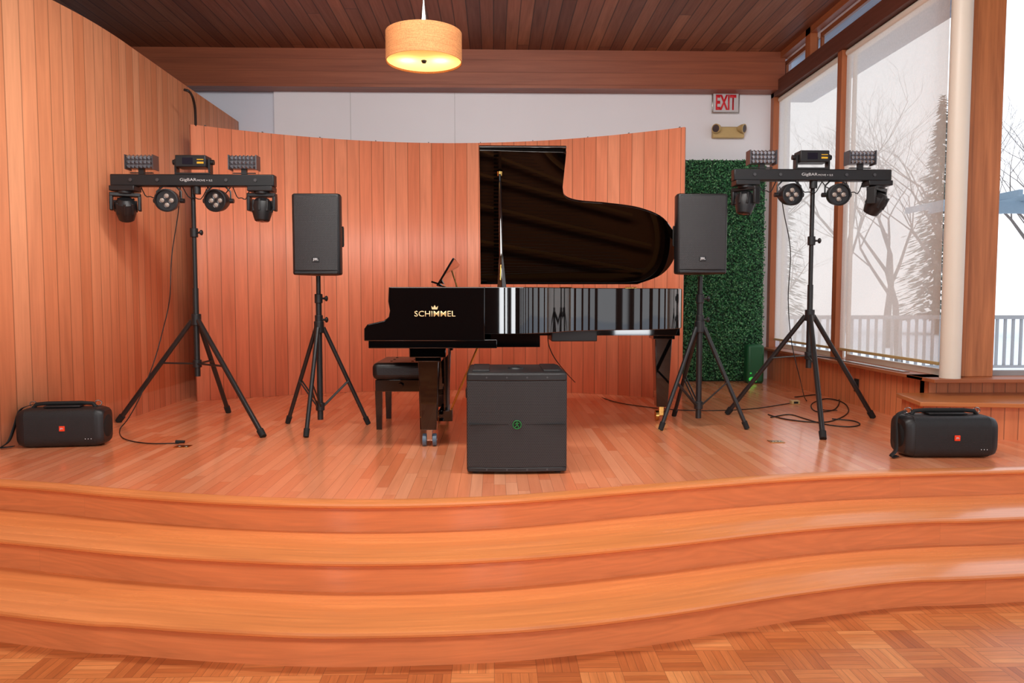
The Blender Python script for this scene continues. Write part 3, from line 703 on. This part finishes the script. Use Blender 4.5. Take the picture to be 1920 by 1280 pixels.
for sx in (-1,1):
    for yy in (Y+.06,Y+dp-.05): MB().cyl((cx+sx*(w/2-.05),yy,ST),(cx+sx*(w/2-.05),yy,ST+.014),.02,seg=14).build('foot',M['rubber'],sw)
# ------------------------------------------------------------ portable box speakers
def pbox(label,cx,Y,w,h,d,yaw,strapside):
    t=thing('portable_speaker',label,'portable speaker',(cx,Y+d/2,ST),'portable box speakers')
    MM=Matrix.Translation((cx,Y+d/2,ST))@Matrix.Rotation(yaw,4,'Z')
    def sec(x,s_=1.0,oy=0):
        out=[]
        for k in range(32):
            a=2*PI*k/32; ca,sa=math.cos(a),math.sin(a); e=.42
            yy=math.copysign(abs(ca)**e,ca)*d/2*s_; zz=math.copysign(abs(sa)**e,sa)*h/2*s_
            out.append((x,yy+oy,zz+h/2+.001))
        return out
    def loft(xs):
        mb=MB(); rings=[[mb.bm.verts.new(p) for p in sec(x,s_)] for x,s_ in xs]
        for A,B in zip(rings,rings[1:]):
            for k in range(32): mb.bm.faces.new((A[k],A[(k+1)%32],B[(k+1)%32],B[k]))
        mb.bm.faces.new(rings[0]); mb.bm.faces.new(rings[-1][::-1]); return mb
    loft([(-w/2,.8),(-w/2+.012,.9),(-w/2+.04,.97),(-w/2+.07,.985),(w/2-.07,.985),(w/2-.04,.97),(w/2-.012,.9),(w/2,.8)]).build('body',M['blackp'],t,M=MM)
    loft([(-w/2+.05,1.0),(w/2-.05,1.0)]).build('grille',M['grille3'],t,M=MM,bevel=.003)
    g=MB().box((.02,-d/2-.003,h*.5),(.034,.008,.034)).build('badge',M['redlogo'],t,M=MM,bevel=.002)
    text('JBL','lettering',M['letter'],g,(.02,-d/2-.0075,h*.5),.022,.012,.02,M=MM)
    for s_ in (-1,1): MB().lathe([(0,.0),(.07,.0),(.085,-.01),(.085,-.02)],(s_*(w/2+.004),0,h/2),24,Matrix.Rotation(s_*PI/2,3,'Y')).build('bass_port',M['rubber'],t,M=MM)
    hz=h+.01
    MB().tube([(-w*.36,0,hz-.012),(-w*.33,0,hz+.012),(-w*.2,0,hz+.018),(w*.2,0,hz+.018),(w*.33,0,hz+.012),(w*.36,0,hz-.012)],.013,10).build('carry_handle',M['rubber'],t,M=MM)
    MB().box((0,.0,hz),(w*.42,.1,.012)).build('control_panel',M['blackp'],t,M=MM,bevel=.004)
    for s_ in (-1,1): MB().tube([(s_*w*.38+.022*math.cos(i*PI/6),.02,hz+.012+.018*math.sin(i*PI/6)) for i in range(12)],.004,6,True).build('strap_ring',M['silver'],t,M=MM)
    s_=strapside
    pts=cr([(s_*w*.4,.02,h+.02),(s_*(w*.5+.01),.0,h*.95),(s_*(w*.5+.03),-.04,h*.55),(s_*(w*.5+.05),-.08,h*.2),(s_*(w*.5+.09),-.1,.014),(s_*(w*.5+.03),-.06,.01)],6)
    sb=MB(); prev=None
    for p in pts:
        q=[sb.bm.verts.new(p+Vector((0,dy,0))) for dy in (-.02,.02)]
        if prev: sb.bm.faces.new((prev[0],q[0],q[1],prev[1]))
        prev=q
    so=sb.build('shoulder_strap',M['strap'],t,M=MM); mm=so.modifiers.new('s','SOLIDIFY'); mm.thickness=.004
    for i in range(3): MB().sph((w*.3+i*.018,-d/2-.001,h*.22),.003,(1,1,1),6).build('indicator',M['greylogo'],t,M=MM)
pl_=onz(108,840,ST)
pbox('black portable box speaker on stage floor beside left cedar wall',pl_.x,pl_.y,.54,.26,.2,.12,-1)
pr_=onz(1788,860,ST)
pbox('black portable box speaker on stage floor below the bench ledge',pr_.x,pr_.y,.575,.26,.23,-.02,-1)
# ------------------------------------------------------------ grand piano
YN=4.75; YF=6.25
pz=at(960,538,YN).z; zb0=1.215
pn=thing('grand_piano','glossy black grand piano with its lid propped open','piano',(.3,5.5,ST))
xa=at(731,600,YN).x; xk=at(683,620,YN).x; xc=at(909,600,YN).x
curve=cr([(.05,YN,0),(.2,4.775,0),(.33,4.86,0),(.43,4.99,0),(.53,5.12,0),(.66,5.215,0),(.85,5.28,0),(1.08,5.34,0),(1.25,5.42,0),(1.38,5.56,0),(1.45,5.74,0),(1.46,5.94,0),(1.41,6.11,0),(1.28,6.22,0),(1.1,YF,0)],6)
out=[(xa,YN)]+[(xa+(0.05-xa)*i/4,YN) for i in range(1,4)]+[(p.x,p.y) for p in curve]+[(.5,YF),(xa,YF)]
def inset(poly,d):
    n=len(poly); res=[]
    for i in range(n):
        a=Vector(poly[i-1]);b=Vector(poly[i]);c=Vector(poly[(i+1)%n])
        t1=(b-a).normalized(); t2=(c-b).normalized(); n1=Vector((-t1.y,t1.x)); n2=Vector((-t2.y,t2.x)); m=(n1+n2); m=m/max(.3,m.dot(n1)) if m.length>1e-6 else n1
        q=b+m*d; res.append((q.x,q.y))
    return res
inn=inset(out,.045)
mb=MB(); n=len(out)
vo0=[mb.bm.verts.new((x,y,zb0)) for x,y in out]; vo1=[mb.bm.verts.new((x,y,pz)) for x,y in out]
vi0=[mb.bm.verts.new((x,y,zb0)) for x,y in inn]; vi1=[mb.bm.verts.new((x,y,pz)) for x,y in inn]
for i in range(n):
    j=(i+1)%n
    for A,B,C_,D in ((vo0[i],vo0[j],vo1[j],vo1[i]),(vi0[j],vi0[i],vi1[i],vi1[j]),(vo1[i],vo1[j],vi1[j],vi1[i]),(vi0[i],vi0[j],vo0[j],vo0[i])): mb.bm.faces.new((A,B,C_,D))
mb.build('rim',M['black'],pn,bevel=.004)
in2=inset(out,.044)
MB().prism([(x,y,zb0+.12) for x,y in in2],[(x,y,zb0+.14) for x,y in in2]).build('soundboard',M['board'],pn)
pt=MB(); in3=inset(out,.07)
m=len(in3); in4=inset(out,.11); A=[pt.bm.verts.new((x,y,pz-.085)) for x,y in in3]; B=[pt.bm.verts.new((x,y,pz-.085)) for x,y in in4]
for i in range(m): pt.bm.faces.new((A[i],A[(i+1)%m],B[(i+1)%m],B[i]))
pt.bb(-.45,-.12,YN+.06,YF-.06,pz-.1,pz-.08)
for (a0,b0,a1,b1) in ((-.2,4.95,.32,5.1),(-.2,5.1,.75,5.45),(-.2,5.3,1.15,5.65),(-.2,5.55,1.32,5.9),(-.2,5.85,1.25,6.12)):
    pt.box(((a0+a1)/2,(b0+b1)/2,pz-.07),(math.hypot(a1-a0,b1-b0),.02,.04),Matrix.Rotation(math.atan2(b1-b0,a1-a0),3,'Z'))
pt.build('iron_plate',M['goldpl'],pn)
stg=MB()
for i in range(46):
    y=4.9+i*.028; L_=.35+(i/45)*1.25; stg.cyl((-.3,y,pz-.078),(-.3+L_,min(y+.03,6.1),pz-.085),.0016,seg=4)
so=stg.build('strings',M['silver'],pn); so['kind']='stuff'
dm=MB()
for i in range(40): dm.bb(.0,.05,4.93+i*.03,4.945+i*.03,pz-.075,pz-.04)
dm.build('dampers',M['black'],pn)['kind']='stuff'
def cheek(y0,y1):
    pts=[at(px,py,YN) for px,py in ((729,538),(728,565),(731,582),(729,594),(720,601),(702,605),(689,608),(683,616),(683,639),(909,639),(909,538))]
    return MB().prism([(p.x,y0,p.z) for p in pts],[(p.x,y1,p.z) for p in pts])
cheek(YN-.008,YN+.06).build('cheek',M['black'],pn,bevel=.005,bseg=3)
cheek(YF-.06,YF+.008).build('cheek',M['black'],pn,bevel=.005,bseg=3)
zkb=at(700,653,YN).z
MB().bb(xk+.025,.02,YN+.0,YF,zkb,zkb+.055).build('keybed',M['black'],pn,bevel=.004)
MB().bb(xk+.01,xk+.045,YN+.06,YF-.06,zkb+.055,zkb+.095).build('key_slip',M['black'],pn,bevel=.004)
kx0=xk+.05; kx1=xa+.0
kb=MB(); kw=(YF-YN-.16)/52
for i in range(52): kb.bb(kx0,kx1,YN+.08+i*kw+.0008,YN+.08+(i+1)*kw-.0008,zkb+.06,zkb+.105)
kb.build('white_keys',M['key'],pn)['kind']='stuff'
kb=MB()
for i in range(51):
    if i%7 not in (2,6): kb.bb(kx0+.05,kx1,YN+.08+(i+1)*kw-.005,YN+.08+(i+1)*kw+.005,zkb+.105,zkb+.116)
kb.build('black_keys',M['black'],pn)['kind']='stuff'
MB().bb(xa+.0,xa+.03,YN+.06,YF-.06,zkb+.05,pz-.03).build('fallboard',M['black'],pn,bevel=.004)
# lettering
yy=YN-.0095
p0=at(777,588,yy); p1=at(854,588,yy)
text('SCHIMMEL','lettering',M['gold'],pn,((p0.x+p1.x)/2,yy,p0.z),p1.x-p0.x,.036,.004)
pc=at(815,577.5,yy); cw=.017
cn=[(-cw,-.008),(cw,-.008),(cw*1.25,.014),(cw*.55,.003),(0,.02),(-cw*.55,.003),(-cw*1.25,.014)]
MB().prism([(pc.x+x,yy-.0005,pc.z+z) for x,z in cn],[(pc.x+x,yy+.0005,pc.z+z) for x,z in cn]).build('crown_emblem',M['gold'],pn)
# lid
al=R(40); ca,sa=math.cos(al),math.sin(al)
def lidp(x,w,off=0): return Vector((x,YF-w*ca+off*sa*1.0,pz+.012+w*sa+off*ca))
def topix(px,py):
    d=ray(px,py)
    nrm=Vector((0,sa,ca)); o0=Vector((0,YF,pz+.012)); t=(o0-CAM).dot(nrm)/d.dot(nrm); p=CAM+d*t
    return Vector((p.x,(YF-p.y)/ca,0))
pp_=[topix(901,533),topix(899,282),topix(1062,286),topix(1055,352)]
cv=cr([topix(1055,352),topix(1060,369),topix(1085,378),topix(1140,383),topix(1200,392),topix(1245,412),topix(1267,448),topix(1264,485),topix(1240,515),topix(1195,533)],5)
poly=[(p.x,max(p.y,0)) for p in pp_[:3]]+[(p.x,max(p.y,0.0)) for p in cv]
MB().prism([lidp(x,w) for x,w in poly],[lidp(x,w,.02) for x,w in poly]).build('lid',M['lid'],pn,bevel=.0025)
fl=[(poly[0][0]+.01,.02),(poly[0][0]+.01,poly[1][1]+.012),(poly[2][0]-.0,poly[1][1]+.012),(poly[2][0]-.0,.02)]
MB().prism([lidp(x,w,.022) for x,w in fl],[lidp(x,w,.042) for x,w in fl]).build('folded_lid_flap',M['black'],pn,bevel=.004)
for x in (.0,.6,1.15): MB().cyl((x-.05,YF+.012,pz+.012),(x+.05,YF+.012,pz+.012),.009,seg=12).build('hinge',M['brass'],pn)
# prop
t_=topix(937,322); tp=lidp(t_.x,t_.y); pb_=at(941,537,YN+.12); pb_.z=pz-.04
MB().cyl(pb_,tp,.012,.010,12).build('lid_prop',M['black'],pn)
MB().cyl(tp-Vector((0,.0,.03)),tp,.018,.022,16).build('prop_cup',M['brass'],pn)
MB().cyl(pb_+Vector((0,0,0)),pb_.lerp(tp,.32),.034,.012,4).build('prop_sleeve',M['black'],pn,bevel=.003)
MB().cyl(pb_.lerp(tp,.1)+Vector((-.01,-.035,0)),pb_.lerp(tp,.22)+Vector((-.005,-.03,0)),.005,seg=8).build('prop_hook',M['brass'],pn)
# music desk
a=at(820,536,5.1); b=at(851,484,5.1); d=b-a; ang=math.atan2(d.x,d.z)
MB().box(((a.x+b.x)/2,5.5,(a.z+b.z)/2),(.014,.85,d.length),Matrix.Rotation(ang,3,'Y')).build('music_desk',M['black'],pn,bevel=.003)
MB().bb(a.x-.06,a.x+.2,5.0,6.0,pz-.05,pz-.035).build('desk_tray',M['black'],pn)
MB().box((a.x-.01,5.5,a.z+.02),(.06,.85,.012),Matrix.Rotation(.3,3,'Y')).build('desk_ledge',M['black'],pn)
MB().cyl((a.x+.14,5.2,pz-.03),(b.x-.02,5.2,b.z-.08),.005,seg=8).build('desk_strut',M['brass'],pn)
# legs
def pleg(x,y,ztop,tw,bw,tyre,br,tall):
    zl0=ST+.115
    mb=MB(); mb.bb(x-tw*.85,x+tw*.85,y-tw*.85,y+tw*.85,ztop-.07,ztop)
    A=[(x-tw/2,y-tw/2,ztop-.07),(x+tw/2,y-tw/2,ztop-.07),(x+tw/2,y+tw/2,ztop-.07),(x-tw/2,y+tw/2,ztop-.07)]
    B=[(x-bw/2,y-bw/2,zl0),(x+bw/2,y-bw/2,zl0),(x+bw/2,y+bw/2,zl0),(x-bw/2,y+bw/2,zl0)]
    mb.prism(A,B); mb.bb(x-tw*.62,x+tw*.62,y-tw*.62,y+tw*.62,ztop-.1,ztop-.065)
    g=mb.build('leg',M['black'],pn,bevel=.005)
    rr=.042
    cst=MB().bb(x-.02,x+.02,y-.02,y+.02,ST+rr,zl0+.003).cyl((x-.05,y,ST+rr),(x+.05,y,ST+rr),.01,seg=12).build('caster_fork',br,g,bevel=.003)
    for s_ in (-1,1):
        MB().lathe([(.0,-.014),(.028,-.014),(rr,-.012),(rr,.012),(.028,.014),(0,.014)],(x+s_*.034,y,ST+rr),24,Matrix.Rotation(PI/2,3,'Y')@Matrix.Rotation(0,3,'Z')).build('wheel',tyre,g)
pleg(at(805,700,5.0).x,5.0,zkb,.14,.1,M['tyre'],M['chrome'],0)
pleg(at(805,700,5.0).x+.02,6.05,zkb,.14,.1,M['brass'],M['brass'],0)
pleg(at(1240,700,6.0).x,6.0,zb0,.14,.09,M['brass'],M['brass'],0)
for q in ((-.62,.3,YN+.1,YN+.2,zkb+.0,zb0),(-.2,1.2,5.55,5.65,zb0-.05,zb0),(-.1,-.02,YN+.1,YF-.1,zb0-.06,zb0)): MB().bb(*q).build('under_beam',M['black'],pn)
MB().prism([(x,y,zb0+.0) for x,y in in2],[(x,y,zb0+.012) for x,y in in2]).build('bottom_board',M['black'],pn)
# lyre
lx=at(838,720,5.5).x
ly=MB()
for y in (5.42,5.58): ly.cyl((lx,y,.62),(lx,y,zkb),.017,seg=14)
ly.bb(lx-.05,lx+.05,5.33,5.67,.56,.64); ly.bb(lx-.05,lx+.05,5.36,5.64,zkb-.04,zkb)
lyo=ly.build('pedal_lyre',M['black'],pn,bevel=.004)
for y in (5.42,5.5,5.58):
    MB().prism([(lx-.19,y-.02,.575),(lx-.19,y+.02,.575),(lx-.05,y+.012,.585),(lx-.05,y-.012,.585)],[(lx-.19,y-.02,.583),(lx-.19,y+.02,.583),(lx-.05,y+.012,.593),(lx-.05,y-.012,.593)]).build('pedal',M['brass'],lyo,bevel=.002)
    MB().cyl((lx,y,.64),(lx,y,zkb),.004,seg=8).build('pedal_rod',M['brass'],lyo)
for y in (5.4,5.6): MB().cyl((lx+.03,y,.62),(lx+.28,y,1.2),.008,seg=10).build('brace_rod',M['brass'],lyo)
ux0=at(1033,628,5.5).x; ux1=at(1118,628,5.5).x
MB().bb(ux0,ux1,5.45,5.75,at(1033,640,5.45).z,zb0).build('humidifier_box',M['blackp'],pn,bevel=.006)
# ------------------------------------------------------------ bench
bx0=at(697,700,5.58).x; bx1=bx0+.42; by0,by1=5.6,6.2
bn=thing('piano_bench','black leather padded piano bench at the keyboard end','bench',((bx0+bx1)/2,5.9,ST))
zs=at(740,712,5.6).z
cush=MB().bb(bx0,bx1,by0-.02,by1,zs,zs+.13).build('cushion',M['leather'],bn,bevel=.04,bseg=4)
for i in range(2):
    for j in range(3): MB().sph((bx0+.13+.16*i,by0+.12+.17*j,zs+.13),.012,(1,1,.4),10).build('button',M['leather'],cush)
MB().bb(bx0+.02,bx1-.02,by0+.01,by1-.02,zs-.09,zs).build('apron',M['black'],bn,bevel=.004)
for x in (bx0+.045,bx1-.045):
    for y in (by0+.04,by1-.05):
        MB().prism([(x-.028,y-.028,zs-.08),(x+.028,y-.028,zs-.08),(x+.028,y+.028,zs-.08),(x-.028,y+.028,zs-.08)],[(x-.021,y-.021,ST),(x+.021,y-.021,ST),(x+.021,y+.021,ST),(x-.021,y+.021,ST)]).build('leg',M['black'],bn,bevel=.003)
for y in (by0-.0,by1-.0): MB().cyl(((bx0+bx1)/2,y,zs-.045),((bx0+bx1)/2,y-.04,zs-.045),.022,seg=16).build('height_knob',M['black'],bn)
# ------------------------------------------------------------ cables and floor plates
def cab(name,label,pts,r=.004,n=8):
    return tag(MB().tube(cr(pts,n),r,6).build(name,M['cable'],smooth=60),label,'cable')
def P(px,py,Y): p=at(px,py,Y); return (p.x,p.y,p.z)
def G(px,py,dz=.005): p=onz(px,py,ST); return (p.x,p.y,ST+dz)
cab('power_cable','thin black cable hanging from left light bar to floor',[P(338,350,5.88),P(334,400,5.9),P(322,480,5.9),P(318,560,5.85),P(305,620,5.8),P(288,680,5.75),P(262,745,5.7),P(240,785,5.68),G(225,806),G(232,823),G(275,832),G(336,832)])
o=MB(); q=G(338,831,.012); o.cyl((q[0]-.03,q[1],q[2]),(q[0]+.03,q[1],q[2]),.012,.009,12); tag(o.build('plug',M['rubber']),'small black cable plug on floor near left box speaker','plug')
cab('power_cable','thin black cable hanging from right light bar to floor',[P(1462,350,5.95),P(1470,400,5.97),P(1482,470,6),P(1478,560,6),P(1484,640,6),P(1500,710,6.1),G(1512,752),G(1540,768),G(1570,770)])
cab('coiled_cable','black cable loosely coiled behind right light stand',[G(1490,745),G(1540,740),G(1572,748),G(1565,768),G(1530,772),G(1522,758),G(1550,748),G(1582,756),G(1590,774),G(1560,790),G(1520,792),G(1470,786),G(1440,778)],.005)
cab('coiled_cable','black cable lying across the floor in front of right light stand',[G(1445,783),G(1480,778),G(1510,786),G(1545,796),G(1590,801),G(1612,797),G(1600,790),G(1560,786)],.005)
cab('piano_cable','thin cable hanging from under the piano to the back floor',[P(1027,620,5.9),P(1030,650,6),P(1050,685,6.3),G(1090,727),G(1140,750),G(1200,762),G(1290,770),G(1400,768),G(1480,757)],.004)
cab('wall_cable','black cable draped over top of the left cedar wall',[P(345,168,6.97),P(355,172,6.98),P(362,185,7.1),P(366,210,7.2),P(367,262,7.3)],.012)
for px,py,l in ((343,837,'brass floor outlet plate near the left box speaker'),(1455,828,'brass floor outlet plate near right light stand')):
    q=onz(px,py,ST); t=thing('floor_outlet',l,'floor outlet',(q.x,q.y,ST),'floor outlets')
    MB().bb(q.x-.05,q.x+.05,q.y-.04,q.y+.04,ST,ST+.004).build('plate',M['brass'],t,bevel=.0015)
    for s_ in (-1,1): MB().cyl((q.x+s_*.022,q.y,ST+.003),(q.x+s_*.022,q.y,ST+.006),.014,seg=14).build('cover',M['silver'],t)
q=onz(1490,757,ST); t=thing('power_box','small tan junction box on floor among the cables','outlet box',(q.x,q.y,ST))
MB().bb(q.x-.04,q.x+.04,q.y-.03,q.y+.03,ST,ST+.035).build('body',M['beige'],t,bevel=.004); MB().bb(q.x-.02,q.x+.02,q.y-.033,q.y-.029,ST+.008,ST+.026).build('socket',M['rubber'],t)
y=3.36/((1618-926)/1400); z=at(1618,722,y).z
t=thing('wall_outlet','dark wall outlet on low board wall under the windows','outlet',(3.35,y,z-.05))
MB().bb(3.35,3.36,y-.04,y+.04,z-.06,z+.06).build('plate',M['rubber'],t,bevel=.002)
for dz in (.022,-.022): MB().bb(3.345,3.351,y-.02,y+.02,z+dz-.012,z+dz+.012).build('socket',M['blackp'],t)
# ------------------------------------------------------------ light
wd=bpy.data.worlds.new('World'); S.world=wd; wd.use_nodes=True; nt=wd.node_tree
bg=nt.nodes['Background']; tc=nt.nodes.new('ShaderNodeTexCoord'); sp_=nt.nodes.new('ShaderNodeSeparateXYZ'); rp=nt.nodes.new('ShaderNodeValToRGB')
nt.links.new(tc.outputs['Generated'],sp_.inputs[0]); nt.links.new(sp_.outputs[2],rp.inputs[0]); nt.links.new(rp.outputs[0],bg.inputs[0])
rp.color_ramp.elements[0].color=(.95,.96,1,1); rp.color_ramp.elements[1].color=(.82,.9,1,1); bg.inputs[1].default_value=1.6
def area(name,loc,rot,sx,sy,pw,col):
    l=bpy.data.lights.new(name,'AREA'); l.shape='RECTANGLE'; l.size=sx; l.size_y=sy; l.energy=pw; l.color=col
    o=bpy.data.objects.new(name,l); COL.objects.link(o); o.location=loc; o.rotation_euler=rot; return o
area('added_overhead_fill',(-.5,-.2,4.3),(R(45),0,0),6,1.6,230,(1,.98,.94))  # added fill from above and behind the camera, no actual fixture
area('added_overhead_fill',(-.1,3.7,4.3),(R(38),0,0),3.8,1.0,260,(1,.98,.94))  # second added fill, brightens the back of the stage
for x,sx in ((-3.8,1.1),(1.87,.8),(3.17,.8)): area('added_rear_fill',(x,-5.9,1.9),(R(90),0,0),sx,2.6,60,(.96,.98,1))  # added upright fill panels behind the camera, also streak the piano rim
for s_ in (-1,1):
    l=bpy.data.lights.new('lamp_bulb','POINT'); l.energy=.9; l.color=(1,.84,.55); l.shadow_soft_size=.03
    o=bpy.data.objects.new('lamp_bulb',l); COL.objects.link(o); o.location=(lp.x+s_*.11,5,zb+.06)
cd=bpy.data.cameras.new('Camera'); cam=bpy.data.objects.new('Camera',cd); COL.objects.link(cam)
cam.location=CAM; cam.rotation_euler=ROT.to_euler(); cd.lens=F/1920*36; cd.sensor_width=36; cd.sensor_fit='HORIZONTAL'; cd.clip_end=200
S.camera=cam
